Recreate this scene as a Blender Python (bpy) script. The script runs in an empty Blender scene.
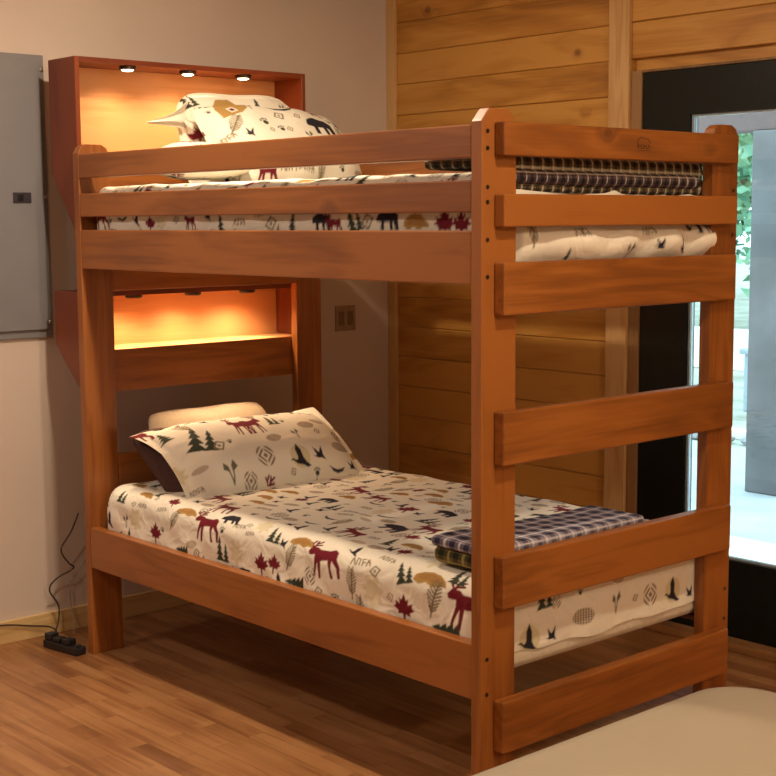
import bpy, bmesh, math, random
import numpy as np
from mathutils import Vector, Matrix

random.seed(7)
rng = np.random.default_rng(11)
scene = bpy.context.scene
COL = scene.collection
PI = math.pi

# ------------------------------------------------------------------ helpers
def link(o, parent=None):
    COL.objects.link(o)
    if parent is not None:
        o.parent = parent
    return o

def tag(o, label=None, cat=None, group=None, kind=None):
    if label: o['label'] = label
    if cat: o['category'] = cat
    if group: o['group'] = group
    if kind: o['kind'] = kind
    return o

def empty(name, loc, label, cat, group=None, rot=(0, 0, 0)):
    o = bpy.data.objects.new(name, None)
    o.location = loc
    o.rotation_euler = rot
    o.empty_display_size = .1
    link(o)
    return tag(o, label, cat, group)

def from_bm(name, bm, mat, parent=None, loc=(0, 0, 0), smooth=False, rot=(0, 0, 0)):
    me = bpy.data.meshes.new(name)
    bm.to_mesh(me)
    bm.free()
    if mat is not None:
        for m in (mat if isinstance(mat, (list, tuple)) else [mat]):
            me.materials.append(m)
    if smooth:
        me.polygons.foreach_set('use_smooth', [True] * len(me.polygons))
    o = bpy.data.objects.new(name, me)
    o.location = loc
    o.rotation_euler = rot
    return link(o, parent)

def bm_box(bm, x0, x1, y0, y1, z0, z1, bev=0.0, seg=2, mi=0):
    r = bmesh.ops.create_cube(bm, size=1)
    vs = r['verts']
    for v in vs:
        v.co = Vector(((x0 + x1) / 2 + v.co.x * (x1 - x0), (y0 + y1) / 2 + v.co.y * (y1 - y0),
                       (z0 + z1) / 2 + v.co.z * (z1 - z0)))
    fs = set(f for v in vs for f in v.link_faces)
    for f in fs: f.material_index = mi
    if bev > 0:
        es = set(e for v in vs for e in v.link_edges)
        bmesh.ops.bevel(bm, geom=list(es), offset=bev, segments=seg, profile=.6, affect='EDGES')

def box(name, b, mat, parent=None, bev=.003, seg=2, org=None):
    """a board; origin at its middle (world coordinates minus the parent's place)"""
    x0, x1, y0, y1, z0, z1 = b
    c = Vector(((x0 + x1) / 2, (y0 + y1) / 2, (z0 + z1) / 2))
    bm = bmesh.new()
    bm_box(bm, x0 - c.x, x1 - c.x, y0 - c.y, y1 - c.y, z0 - c.z, z1 - c.z, bev, seg)
    loc = c - (parent.location if parent is not None and org is None else (Vector(org) if org is not None else Vector((0, 0, 0))))
    return from_bm(name, bm, mat, parent, loc, smooth=False)

def bm_prism(bm, pts, axis, a0, a1, bev=0.0, seg=2):
    """pts = polygon in the two other axes (cyclic order), extruded a0..a1"""
    def P(p, a):
        if axis == 'x': return (a, p[0], p[1])
        if axis == 'y': return (p[0], a, p[1])
        return (p[0], p[1], a)
    A = [bm.verts.new(P(p, a0)) for p in pts]
    B = [bm.verts.new(P(p, a1)) for p in pts]
    fs = [bm.faces.new(A), bm.faces.new(B[::-1])]
    n = len(pts)
    for i in range(n):
        fs.append(bm.faces.new((A[i], B[i], B[(i + 1) % n], A[(i + 1) % n])))
    bmesh.ops.recalc_face_normals(bm, faces=fs)
    if bev:
        es = set(e for f in fs for e in f.edges)
        bmesh.ops.bevel(bm, geom=list(es), offset=bev, segments=seg, profile=.6, affect='EDGES')

def bm_tube(bm, pts, r, n=8, cap=True):
    pts = [Vector(p) for p in pts]
    rings = []
    ref = Vector((0, 0, 1))
    for i, p in enumerate(pts):
        t = (pts[min(i + 1, len(pts) - 1)] - pts[max(i - 1, 0)]).normalized()
        if abs(t.dot(ref)) > .95: ref = Vector((1, 0, 0)) if abs(t.x) < .9 else Vector((0, 1, 0))
        a = t.cross(ref).normalized(); b = t.cross(a)
        rr = r[i] if isinstance(r, (list, tuple)) else r
        rings.append([bm.verts.new(p + (a * math.cos(k / n * 2 * PI) + b * math.sin(k / n * 2 * PI)) * rr) for k in range(n)])
    for i in range(len(rings) - 1):
        for k in range(n):
            bm.faces.new((rings[i][k], rings[i][(k + 1) % n], rings[i + 1][(k + 1) % n], rings[i + 1][k]))
    if cap:
        bm.faces.new(rings[0][::-1]); bm.faces.new(rings[-1])
    bmesh.ops.recalc_face_normals(bm, faces=bm.faces[:])

def bm_lathe(bm, prof, n=24, axis='z', c=(0, 0, 0), sgn=1):
    """prof = [(r, h)...]"""
    rings = []
    for r, h in prof:
        ring = []
        for k in range(n):
            a = k / n * 2 * PI
            if axis == 'z': p = (r * math.cos(a), r * math.sin(a), h * sgn)
            elif axis == 'x': p = (h * sgn, r * math.cos(a), r * math.sin(a))
            else: p = (r * math.cos(a), h * sgn, r * math.sin(a))
            ring.append(bm.verts.new(Vector(p) + Vector(c)))
        rings.append(ring)
    for i in range(len(rings) - 1):
        for k in range(n):
            bm.faces.new((rings[i][k], rings[i][(k + 1) % n], rings[i + 1][(k + 1) % n], rings[i + 1][k]))
    bm.faces.new(rings[0][::-1]); bm.faces.new(rings[-1])
    bmesh.ops.recalc_face_normals(bm, faces=bm.faces[:])

def smooth_path(pts, n=8):
    P = [Vector(p) for p in pts]
    P = [P[0]] + P + [P[-1]]
    out = []
    for i in range(1, len(P) - 2):
        a, b, c, d = P[i - 1], P[i], P[i + 1], P[i + 2]
        for k in range(n):
            t = k / n
            out.append(.5 * ((2 * b) + (c - a) * t + (2 * a - 5 * b + 4 * c - d) * t * t + (3 * b - a - 3 * c + d) * t ** 3))
    out.append(P[-2])
    return out

# ------------------------------------------------------------------ materials
def newmat(name):
    m = bpy.data.materials.new(name)
    m.use_nodes = True
    nt = m.node_tree
    nt.nodes.clear()
    out = nt.nodes.new('ShaderNodeOutputMaterial')
    b = nt.nodes.new('ShaderNodeBsdfPrincipled')
    nt.links.new(b.outputs[0], out.inputs[0])
    return m, nt, b

def N(nt, t, **kw):
    n = nt.nodes.new(t)
    for k, v in kw.items():
        if k.startswith('i_'):
            key = k[2:].replace('_', ' ')
            n.inputs[key].default_value = v
        else:
            setattr(n, k, v)
    return n

def ramp(nt, stops):
    r = nt.nodes.new('ShaderNodeValToRGB')
    el = r.color_ramp.elements
    while len(el) < len(stops): el.new(.5)
    for e, (p, c) in zip(el, stops):
        e.position = p
        e.color = (*c, 1) if len(c) == 3 else c
    return r

def plain(name, col, rough=.6, metal=0, noise=.06, nscale=30, bump=0.0, spec=.5):
    m, nt, b = newmat(name)
    tc = N(nt, 'ShaderNodeTexCoord')
    nz = N(nt, 'ShaderNodeTexNoise', i_Scale=nscale, i_Detail=4.0)
    nt.links.new(tc.outputs['Object'], nz.inputs['Vector'])
    d = tuple(max(0, c * (1 - noise * 2)) for c in col); l = tuple(min(1, c * (1 + noise * 2)) for c in col)
    r = ramp(nt, [(.3, d), (.7, l)])
    nt.links.new(nz.outputs['Fac'], r.inputs[0])
    nt.links.new(r.outputs[0], b.inputs['Base Color'])
    b.inputs['Roughness'].default_value = rough
    b.inputs['Metallic'].default_value = metal
    b.inputs['Specular IOR Level'].default_value = spec
    if bump:
        bp = N(nt, 'ShaderNodeBump', i_Strength=bump, i_Distance=.004)
        nt.links.new(nz.outputs['Fac'], bp.inputs['Height'])
        nt.links.new(bp.outputs[0], b.inputs['Normal'])
    return m

def wood(name, c_dark, c_mid, c_light, axis='x', rough=.38, knot=.6, knotscale=2.2, ring=9., attr=False, coat=0., knotcol=(.06, .02, .008), sat_noise=.5):
    m, nt, b = newmat(name)
    L = nt.links
    tc = N(nt, 'ShaderNodeTexCoord')
    oi = N(nt, 'ShaderNodeObjectInfo')
    if attr:
        at = N(nt, 'ShaderNodeAttribute', attribute_name='tone')
        src = at.outputs['Fac']
    else:
        src = oi.outputs['Random']
    mul = N(nt, 'ShaderNodeMath', operation='MULTIPLY'); mul.inputs[1].default_value = 41.3
    L.new(src, mul.inputs[0])
    add = N(nt, 'ShaderNodeVectorMath', operation='ADD')
    L.new(tc.outputs['Object'], add.inputs[0]); L.new(mul.outputs[0], add.inputs[1])
    def mapped(along, across):
        mp = N(nt, 'ShaderNodeMapping')
        s = [across] * 3
        s['xyz'.index(axis)] = along
        mp.inputs['Scale'].default_value = s
        L.new(add.outputs[0], mp.inputs['Vector'])
        return mp.outputs[0]
    # knots first: they also bend the grain
    vo = N(nt, 'ShaderNodeTexVoronoi', i_Scale=knotscale, i_Randomness=1.0)
    L.new(mapped(1., 1.35), vo.inputs['Vector'])
    kn = ramp(nt, [(0.0, (1, 1, 1)), (.045, (.8, .8, .8)), (.075, (.25, .25, .25)), (.14, (0, 0, 0))])
    L.new(vo.outputs['Distance'], kn.inputs[0])
    n1 = N(nt, 'ShaderNodeTexNoise', i_Scale=1.0, i_Detail=3.0, i_Distortion=.6)
    L.new(mapped(.9, ring), n1.inputs['Vector'])
    sm = N(nt, 'ShaderNodeMath', operation='MULTIPLY_ADD'); sm.inputs[1].default_value = .35
    L.new(kn.outputs[0], sm.inputs[0]); L.new(n1.outputs['Fac'], sm.inputs[2])
    fr = N(nt, 'ShaderNodeMath', operation='MULTIPLY'); fr.inputs[1].default_value = 5.0
    L.new(sm.outputs[0], fr.inputs[0])
    fc = N(nt, 'ShaderNodeMath', operation='PINGPONG'); fc.inputs[1].default_value = .5
    L.new(fr.outputs[0], fc.inputs[0])
    n2 = N(nt, 'ShaderNodeTexNoise', i_Scale=1.0, i_Detail=4.0)
    L.new(mapped(4., 120.), n2.inputs['Vector'])
    n3 = N(nt, 'ShaderNodeTexNoise', i_Scale=1.0, i_Detail=2.0)
    L.new(mapped(1.2, 5.), n3.inputs['Vector'])
    a1 = N(nt, 'ShaderNodeMath', operation='MULTIPLY_ADD'); a1.inputs[1].default_value = .5
    L.new(fc.outputs[0], a1.inputs[0]); L.new(n3.outputs['Fac'], a1.inputs[2])
    a2 = N(nt, 'ShaderNodeMath', operation='MULTIPLY_ADD'); a2.inputs[1].default_value = .35
    L.new(n2.outputs['Fac'], a2.inputs[0]); L.new(a1.outputs[0], a2.inputs[2])
    if attr or sat_noise:
        a3 = N(nt, 'ShaderNodeMath', operation='MULTIPLY_ADD'); a3.inputs[1].default_value = .3
        L.new(src, a3.inputs[0]); L.new(a2.outputs[0], a3.inputs[2])
        last = a3
    else:
        last = a2
    cr = ramp(nt, [(.45, c_dark), (.8, c_mid), (1.0, c_light)])
    L.new(last.outputs[0], cr.inputs[0])
    mx = N(nt, 'ShaderNodeMix', data_type='RGBA')
    kf = N(nt, 'ShaderNodeMath', operation='MULTIPLY'); kf.inputs[1].default_value = knot
    L.new(kn.outputs[0], kf.inputs[0])
    L.new(kf.outputs[0], mx.inputs[0]); L.new(cr.outputs[0], mx.inputs[6]); mx.inputs[7].default_value = (*knotcol, 1)
    L.new(mx.outputs[2], b.inputs['Base Color'])
    b.inputs['Roughness'].default_value = rough
    b.inputs['Coat Weight'].default_value = coat
    b.inputs['Coat Roughness'].default_value = .25
    bp = N(nt, 'ShaderNodeBump', i_Strength=.12, i_Distance=.002)
    L.new(a2.outputs[0], bp.inputs['Height']); L.new(bp.outputs[0], b.inputs['Normal'])
    return m

BD, BM, BL = (.12, .032, .005), (.235, .070, .010), (.32, .104, .018)
W = {a: wood('stained_pine_' + a, BD, BM, BL, a, rough=.42, knot=.55, coat=.15) for a in 'xyz'}
RD, RM, RL = (.075, .013, .003), (.14, .024, .005), (.19, .036, .007)
R_ = {a: wood('red_stained_pine_' + a, RD, RM, RL, a, rough=.45, knot=.4, coat=.1) for a in 'xyz'}
RB = wood('light_pine_back', (.38, .15, .05), (.56, .26, .095), (.62, .31, .125), 'y', rough=.45, knot=.3)
PW = wood('knotty_pine_planks', (.28, .105, .014), (.50, .225, .038), (.60, .30, .065), 'x', rough=.5, knot=.9, knotscale=3.0, attr=True, ring=6., knotcol=(.16, .05, .015))
PT = wood('pine_trim', (.34, .17, .05), (.54, .30, .11), (.62, .38, .16), 'z', rough=.5, knot=.5, ring=8.)
PTX = wood('pine_baseboard', (.42, .25, .09), (.60, .40, .17), (.68, .48, .22), 'y', rough=.5, knot=.3)
JB = wood('brown_jamb_wood', (.13, .06, .02), (.24, .12, .04), (.3, .16, .06), 'z', rough=.5, knot=.3)
SIL = wood('oak_sill', (.16, .07, .025), (.28, .13, .045), (.34, .17, .06), 'x', rough=.4, knot=.2)
LAUT = wood('pale_plywood', (.55, .40, .24), (.66, .50, .31), (.72, .56, .36), 'y', rough=.6, knot=.1)

M = {}
M['wall'] = plain('painted_drywall', (.60, .50, .43), .85, noise=.015, nscale=3, bump=.0)
M['ceil'] = plain('ceiling_paint', (.62, .55, .45), .9, noise=.02, nscale=4)
M['panel'] = plain('grey_enamel', (.215, .21, .225), .38, noise=.02, nscale=6)
M['latch'] = plain('dark_latch_plastic', (.035, .03, .04), .4)
M['steel'] = plain('zinc_screw', (.6, .6, .58), .3, metal=1)
M['bolt'] = plain('black_bolt', (.012, .008, .006), .35)
M['cream'] = plain('beige_pillow_fabric', (.60, .48, .33), .9, noise=.03, nscale=80, bump=.2)
M['brownfab'] = plain('dark_brown_fabric', (.065, .026, .02), .9, noise=.08, nscale=60, bump=.2)
M['sheet'] = plain('mattress_ticking', (.74, .66, .52), .9, noise=.03, nscale=60)
M['ott'] = plain('beige_cover_fabric', (.32, .265, .19), .85, noise=.012, nscale=6, bump=.05)
M['door'] = plain('dark_green_door_paint', (.005, .007, .005), .35, noise=.1, spec=.25)
M['alu'] = plain('grey_glazing_strip', (.30, .34, .37), .35, metal=.2)
M['plate'] = plain('tan_wall_plate', (.34, .25, .17), .5)
M['plateslot'] = plain('dark_slot', (.20, .13, .08), .5)
M['black'] = plain('black_plastic', (.012, .011, .013), .35)
M['cord'] = plain('dark_cord', (.03, .018, .014), .5)
M['greycord'] = plain('grey_cord', (.25, .22, .2), .5)
M['mark'] = plain('burnt_brand', (.05, .014, .006), .7)
M['trimring'] = plain('brown_puck_ring', (.03, .012, .006), .35)
M['concrete'] = plain('shaded_patio_concrete', (.42, .46, .50), .9, noise=.06, nscale=3)  # bluish tone carries the shade on the farther patio
M['slabsunlit'] = plain('sunlit_patio_concrete', (.85, .86, .84), .9, noise=.03, nscale=4)  # near patio whitened in its colour to look sunlit
M['gravel'] = plain('pale_gravel_ground', (.36, .39, .33), .95, noise=.15, nscale=2)
M['stone'] = plain('grey_stone', (.34, .35, .38), .9, noise=.2, nscale=8, bump=.4)
M['post_out'] = plain('weathered_grey_post', (.125, .13, .14), .8, noise=.12, nscale=3)
M['beam_out'] = plain('pinkish_reflection_beam', (.13, .095, .095), .8, noise=.04)
M['bin'] = plain('grey_blue_bin', (.30, .38, .44), .7, noise=.05)
M['palewall'] = plain('pale_garden_wall', (.80, .80, .78), .9, noise=.04)
M['bark'] = plain('tree_bark', (.20, .17, .13), .9, noise=.3, nscale=12, bump=.5)
M['pole'] = plain('pale_pole', (.8, .8, .76), .6)
M['rag'] = plain('dark_dust_cloth', (.02, .02, .025), .8)

def emis(name, col, s):
    m = bpy.data.materials.new(name); m.use_nodes = True
    nt = m.node_tree; nt.nodes.clear()
    out = nt.nodes.new('ShaderNodeOutputMaterial'); e = nt.nodes.new('ShaderNodeEmission')
    e.inputs[0].default_value = (*col, 1); e.inputs[1].default_value = s
    nt.links.new(e.outputs[0], out.inputs[0])
    return m
M['lens'] = emis('lit_lens', (1, .78, .5), 14)

def leafmat():
    m, nt, b = newmat('leaf_green')
    oi = N(nt, 'ShaderNodeTexCoord'); nz = N(nt, 'ShaderNodeTexNoise', i_Scale=1.2, i_Detail=4.0)
    nt.links.new(oi.outputs['Object'], nz.inputs['Vector'])
    r = ramp(nt, [(.35, (.10, .26, .18)), (.5, (.22, .46, .30)), (.65, (.42, .64, .42))])
    nt.links.new(nz.outputs['Fac'], r.inputs[0]); nt.links.new(r.outputs[0], b.inputs['Base Color'])
    b.inputs['Roughness'].default_value = .6
    b.inputs['Subsurface Weight'].default_value = 0
    return m
M['leaf'] = leafmat()

def glassmat():
    m = bpy.data.materials.new('window_glass'); m.use_nodes = True
    nt = m.node_tree; nt.nodes.clear()
    out = nt.nodes.new('ShaderNodeOutputMaterial')
    mix = nt.nodes.new('ShaderNodeMixShader'); tr = nt.nodes.new('ShaderNodeBsdfTransparent'); gl = nt.nodes.new('ShaderNodeBsdfGlossy')
    tr.inputs[0].default_value = (.93, .98, .97, 1)
    gl.inputs['Roughness'].default_value = .02
    fr = nt.nodes.new('ShaderNodeFresnel'); fr.inputs[0].default_value = 1.45
    nt.links.new(fr.outputs[0], mix.inputs[0]); nt.links.new(tr.outputs[0], mix.inputs[1]); nt.links.new(gl.outputs[0], mix.inputs[2])
    nt.links.new(mix.outputs[0], out.inputs[0])
    return m
M['glass'] = glassmat()

def fabricmat(name, rough=.9, bump=.5, scale=26., weave=0.):
    """printed cloth: the print is in the colour attribute, the puffy quilting in the bump"""
    m, nt, b = newmat(name)
    at = N(nt, 'ShaderNodeAttribute', attribute_name='print')
    nt.links.new(at.outputs['Color'], b.inputs['Base Color'])
    b.inputs['Roughness'].default_value = rough
    b.inputs['Specular IOR Level'].default_value = .2
    tc = N(nt, 'ShaderNodeTexCoord')
    nz = N(nt, 'ShaderNodeTexNoise', i_Scale=scale, i_Detail=2.0, i_Distortion=1.0)
    nt.links.new(tc.outputs['Object'], nz.inputs['Vector'])
    bp = N(nt, 'ShaderNodeBump', i_Strength=bump, i_Distance=.012)
    nt.links.new(nz.outputs['Fac'], bp.inputs['Height']); nt.links.new(bp.outputs[0], b.inputs['Normal'])
    return m
M['print'] = fabricmat('printed_quilt_cloth', bump=.6, scale=15)
M['printsham'] = fabricmat('printed_sham_cloth', bump=.55, scale=11)
M['plaid'] = fabricmat('plaid_wool_cloth', bump=.5, scale=60)

def floormat():
    m, nt, b = newmat('oak_laminate')
    L = nt.links
    tc = N(nt, 'ShaderNodeTexCoord')
    def brick(w, h, off, c1, c2, mort):
        br = N(nt, 'ShaderNodeTexBrick', offset=off, offset_frequency=2)
        br.inputs['Color1'].default_value = (*c1, 1); br.inputs['Color2'].default_value = (*c2, 1)
        br.inputs['Mortar'].default_value = (*mort, 1)
        br.inputs['Scale'].default_value = 1
        br.inputs['Mortar Size'].default_value = .0008
        br.inputs['Brick Width'].default_value = w; br.inputs['Row Height'].default_value = h
        L.new(tc.outputs['Object'], br.inputs['Vector'])
        return br
    b1 = brick(.46, .066, .37, (0, 0, 0), (1, 1, 1), (.25, .25, .25))
    b2 = brick(.31, .066, .61, (0, 0, 0), (1, 1, 1), (.4, .4, .4))
    mp = N(nt, 'ShaderNodeMapping'); mp.inputs['Scale'].default_value = (1.6, 26, 1)
    L.new(tc.outputs['Object'], mp.inputs['Vector'])
    add = N(nt, 'ShaderNodeVectorMath', operation='MULTIPLY_ADD'); add.inputs[1].default_value = (7, 7, 7)
    L.new(b1.outputs['Color'], add.inputs[0]); L.new(mp.outputs[0], add.inputs[2])
    nz = N(nt, 'ShaderNodeTexNoise', i_Scale=1.0, i_Detail=5.0, i_Distortion=.8); L.new(add.outputs[0], nz.inputs['Vector'])
    nz2 = N(nt, 'ShaderNodeTexNoise', i_Scale=3.5, i_Detail=3.0); L.new(tc.outputs['Object'], nz2.inputs['Vector'])
    s1 = N(nt, 'ShaderNodeMath', operation='MULTIPLY'); s1.inputs[1].default_value = .15; L.new(b1.outputs['Color'], s1.inputs[0])
    s2 = N(nt, 'ShaderNodeMath', operation='MULTIPLY_ADD'); s2.inputs[1].default_value = .10; L.new(b2.outputs['Color'], s2.inputs[0]); L.new(s1.outputs[0], s2.inputs[2])
    s3 = N(nt, 'ShaderNodeMath', operation='MULTIPLY_ADD'); s3.inputs[1].default_value = .62; L.new(nz.outputs['Fac'], s3.inputs[0]); L.new(s2.outputs[0], s3.inputs[2])
    s4 = N(nt, 'ShaderNodeMath', operation='MULTIPLY_ADD'); s4.inputs[1].default_value = .24; L.new(nz2.outputs['Fac'], s4.inputs[0]); L.new(s3.outputs[0], s4.inputs[2])
    cr = ramp(nt, [(.28, (.12, .040, .014)), (.48, (.25, .105, .037)), (.62, (.35, .165, .063)), (.8, (.42, .22, .095))])
    L.new(s4.outputs[0], cr.inputs[0])
    mx = N(nt, 'ShaderNodeMix', data_type='RGBA', blend_type='MULTIPLY')
    inv = ramp(nt, [(0, (1, 1, 1)), (1, (.62, .55, .5))])
    L.new(b1.outputs['Fac'], inv.inputs[0])
    mx.inputs[0].default_value = 1; L.new(cr.outputs[0], mx.inputs[6]); L.new(inv.outputs[0], mx.inputs[7])
    L.new(mx.outputs[2], b.inputs['Base Color'])
    b.inputs['Roughness'].default_value = .36
    return m
M['floor'] = floormat()

# ------------------------------------------------------------------ printed pattern
CREAM = np.array([.83, .78, .66])
MAR = (.16, .012, .022); GRN = (.045, .055, .035); NVY = (.025, .022, .032); TAN = (.42, .25, .075)
OLV = (.20, .155, .085); PALE = (.62, .54, .30); BRN = (.17, .10, .06)

def inpoly(x, y, poly):
    c = np.zeros(x.shape, bool)
    n = len(poly)
    j = n - 1
    for i in range(n):
        xi, yi = poly[i]; xj, yj = poly[j]
        if yi != yj:
            c ^= ((yi > y) != (yj > y)) & (x < (xj - xi) * (y - yi) / (yj - yi) + xi)
        j = i
    return c

def seg(x, y, a, b, w):
    ax, ay = a; bx, by = b
    dx, dy = bx - ax, by - ay
    t = np.clip(((x - ax) * dx + (y - ay) * dy) / (dx * dx + dy * dy + 1e-9), 0, 1)
    return (x - ax - t * dx) ** 2 + (y - ay - t * dy) ** 2 < w * w

def m_moose(x, y):
    p = [(-1, .28), (-.82, .5), (-.66, .5), (-.45, .52), (-.25, .38), (.3, .36), (.6, .48), (.8, .3), (.74, -.05), (.92, -.35), (.88, -.8), (.74, -.8),
         (.72, -.38), (.45, -.12), (.40, -.4), (.5, -.8), (.34, -.8), (.22, -.1), (-.18, -.12), (-.3, -.8), (-.44, -.8), (-.4, -.15), (-.55, -.4), (-.7, -.75), (-.8, -.7), (-.6, -.1), (-.58, .15), (-.75, .12), (-.95, .14)]
    k = inpoly(x, y, p)
    for a, b in (((-.66, .5), (-.55, .95)), ((-.58, .75), (-.3, .95)), ((-.72, .5), (-.95, .85)), ((-.85, .7), (-.7, .98)), ((-.6, .62), (-.3, .7))):
        k |= seg(x, y, a, b, .055)
    return [(k, MAR, 1)]

def m_deerpair(x, y):
    k = np.zeros(x.shape, bool)
    for dx, s in ((-.38, 1), (.42, -1)):
        xx = (x - dx) * s * 1.7; yy = y
        k |= m_moose(xx, yy)[0][0]
    return [(k, MAR, 1)]

def m_bear(x, y, c=NVY):
    p = [(-1, .0), (-.85, .3), (-.6, .42), (-.45, .5), (-.1, .6), (.3, .52), (.7, .5), (.95, .2), (.9, -.2), (.95, -.62), (.62, -.62), (.58, -.2), (.45, -.1), (.42, -.6),
         (.2, -.6), (.15, -.12), (-.25, -.15), (-.3, -.62), (-.6, -.62), (-.55, -.15), (-.7, -.12), (-.95, -.1)]
    return [(inpoly(x, y, p), c, 1)]

def m_tanbear(x, y):
    p = [(-1, -.3), (-.9, .05), (-.5, .35), (0, .5), (.5, .38), (.9, .0), (1, -.35), (.6, -.3), (.2, -.45), (-.2, -.3), (-.6, -.45)]
    k = inpoly(x, y, p)
    k2 = inpoly(x, y, [(a * .75, b * .6 + .05) for a, b in p])
    return [(k, TAN, 1), (k2, (.34, .17, .055), .7)]

def m_cabin(x, y):
    k = inpoly(x, y, [(-1, -.6), (-.9, .2), (-.5, .75), (.4, .8), (1, .25), (.9, -.1), (.2, -.5)])
    k2 = inpoly(x, y, [(-.35, -.35), (-.35, .1), (.1, .15), (.1, -.3)])
    k3 = inpoly(x, y, [(-.25, -.25), (-.25, 0), (0, .05), (0, -.22)])
    return [(k, TAN, 1), (k2, CREAM, 1), (k3, MAR, 1)]

def m_pine(x, y):
    k = np.zeros(x.shape, bool)
    for i in range(4):
        t = 1 - i * .45
        k |= inpoly(x, y, [(0, t), (-.22 - i * .13, t - .62), (.22 + i * .13, t - .62)])
    k |= seg(x, y, (0, -.9), (0, .8), .07)
    return [(k, GRN, 1)]

def m_twinpine(x, y):
    a = m_pine((x + .3) * 1.2, y)[0][0] | m_pine((x - .4) * 1.5, (y + .25) * 1.3)[0][0]
    return [(a, GRN, 1)]

def m_leaf(x, y):
    p = [(0, 1), (.2, .55), (.42, .68), (.36, .28), (.8, .45), (.72, .15), (1, .02), (.55, -.22), (.6, -.45), (.12, -.38), (.07, -1), (-.07, -1), (-.12, -.38), (-.6, -.45),
         (-.55, -.22), (-1, .02), (-.72, .15), (-.8, .45), (-.36, .28), (-.42, .68), (-.2, .55)]
    return [(inpoly(x, y, p), MAR, 1)]

def m_goose(x, y):
    p = [(-1, -.25), (-.75, -.1), (-.4, -.3), (-.25, -.1), (-.3, .5), (-.05, 1), (.2, .45), (.22, -.15), (.4, -.5), (.75, -.8), (.4, -.85), (.05, -.65), (-.4, -.55), (-.75, -.25)]
    return [(inpoly(x, y, p), NVY, 1)]

def m_moongoose(x, y):
    return [(x * x + y * y < .75, PALE, .75)] + m_goose(x, y)

def m_smallgoose(x, y):
    p = [(-1, -.2), (-.5, -.25), (-.75, .8), (-.1, .1), (.5, .9), (.35, -.2), (.6, -.8), (.1, -.5), (-.4, -.5)]
    return [(inpoly(x, y, p), NVY, 1)]

def m_fern(x, y):
    k = seg(x, y, (-.1, -1), (.1, 1), .06)
    for i in range(9):
        t = -.7 + i * .2
        w = .5 * (1 - abs(t) * .6)
        k |= seg(x, y, (t * .1, t), (-w, t + .28), .05) | seg(x, y, (t * .1, t), (w, t + .28), .05)
    return [(k, OLV, 1)]

def m_medal(x, y):
    d = np.abs(x) + np.abs(y)
    k = (np.floor(d * 3.6) % 2 == 0) & (np.sqrt(x * x + y * y) < 1) & ~((np.abs(x) < .08) & (d > .4))
    return [(k, BRN, .9)]

def m_cone(x, y):
    e = x * x + (y * 1.9) ** 2 < 1
    k = e & ((np.floor((x + y * 1.5) * 4.2) % 2 == 0) ^ (np.floor((x - y * 1.5) * 4.2) % 2 == 0))
    return [(e, (.45, .36, .24), .45), (k, BRN, .9)]

def m_script(x, y):
    k = np.zeros(x.shape, bool)
    S = [((-.95, -.3), (-.75, .3)), ((-.75, .3), (-.55, -.3)), ((-.4, -.3), (-.4, .35)), ((-.4, .35), (-.1, .2)), ((-.1, .2), (-.15, -.3)), ((.1, .3), (.4, .3)),
         ((.1, .3), (.15, -.3)), ((.15, -.05), (.4, -.05)), ((.55, -.3), (.65, .35)), ((.65, .35), (.9, -.25)), ((.6, 0), (.85, .05))]
    for a, b in S: k |= seg(x, y, a, b, .07)
    return [(k, OLV, .9)]

def m_glyph(x, y):
    k = np.zeros(x.shape, bool)
    q = [(-.8, -.2), (-.1, .7), (.8, .3), (.2, -.7)]
    for i in range(4): k |= seg(x, y, q[i], q[(i + 1) % 4], .12)
    k |= x * x + y * y < .05
    return [(k, OLV, .9)]

def m_twin(x, y):
    k = inpoly(x, y, [(-.1, -.1), (-.65, .2), (-.5, .8), (-.15, .4)]) | inpoly(x, y, [(.1, -.1), (.7, .3), (.45, .95), (.1, .4)])
    k |= seg(x, y, (-.2, 0), (0, -1), .06) | seg(x, y, (.2, 0), (0, -1), .06)
    return [(k, (.12, .11, .07), .95)]

def m_paw(x, y):
    k = (x * x + (y + .3) ** 2 * 1.4) < .25
    for a in (-.65, -.22, .22, .65): k |= ((x - a) ** 2 * 2 + (y - .5 + abs(a) * .4) ** 2) < .05
    return [(k, GRN, 1)]

def m_pale(x, y):
    r = np.sqrt(x * x * 1.5 + y * y)
    k = r < .8 + .18 * np.sin(np.arctan2(y, x) * 7)
    return [(k, PALE, .6)]

def m_canoe(x, y):
    p = [(-1, .35), (-.6, -.1), (0, -.25), (.6, -.1), (1, .3), (.5, .12), (0, .02), (-.5, .12)]
    return [(inpoly(x, y, p), NVY, 1)]

def m_oval(x, y):
    e = x * x + (y * 2.6) ** 2 < 1
    return [(e, (.40, .27, .18), .7)]

SC = [(m_moose, .062), (m_bear, .05), (m_leaf, .034), (m_pine, .042), (m_fern, .045), (m_medal, .03), (m_cone, .034), (m_script, .036), (m_glyph, .018), (m_twin, .026),
      (m_paw, .018), (m_pale, .05), (m_tanbear, .045), (m_smallgoose, .026), (m_goose, .035), (m_twinpine, .045), (m_canoe, .04), (m_oval, .034), (m_glyph, .015), (m_script, .03), (m_paw, .014)]

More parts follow.
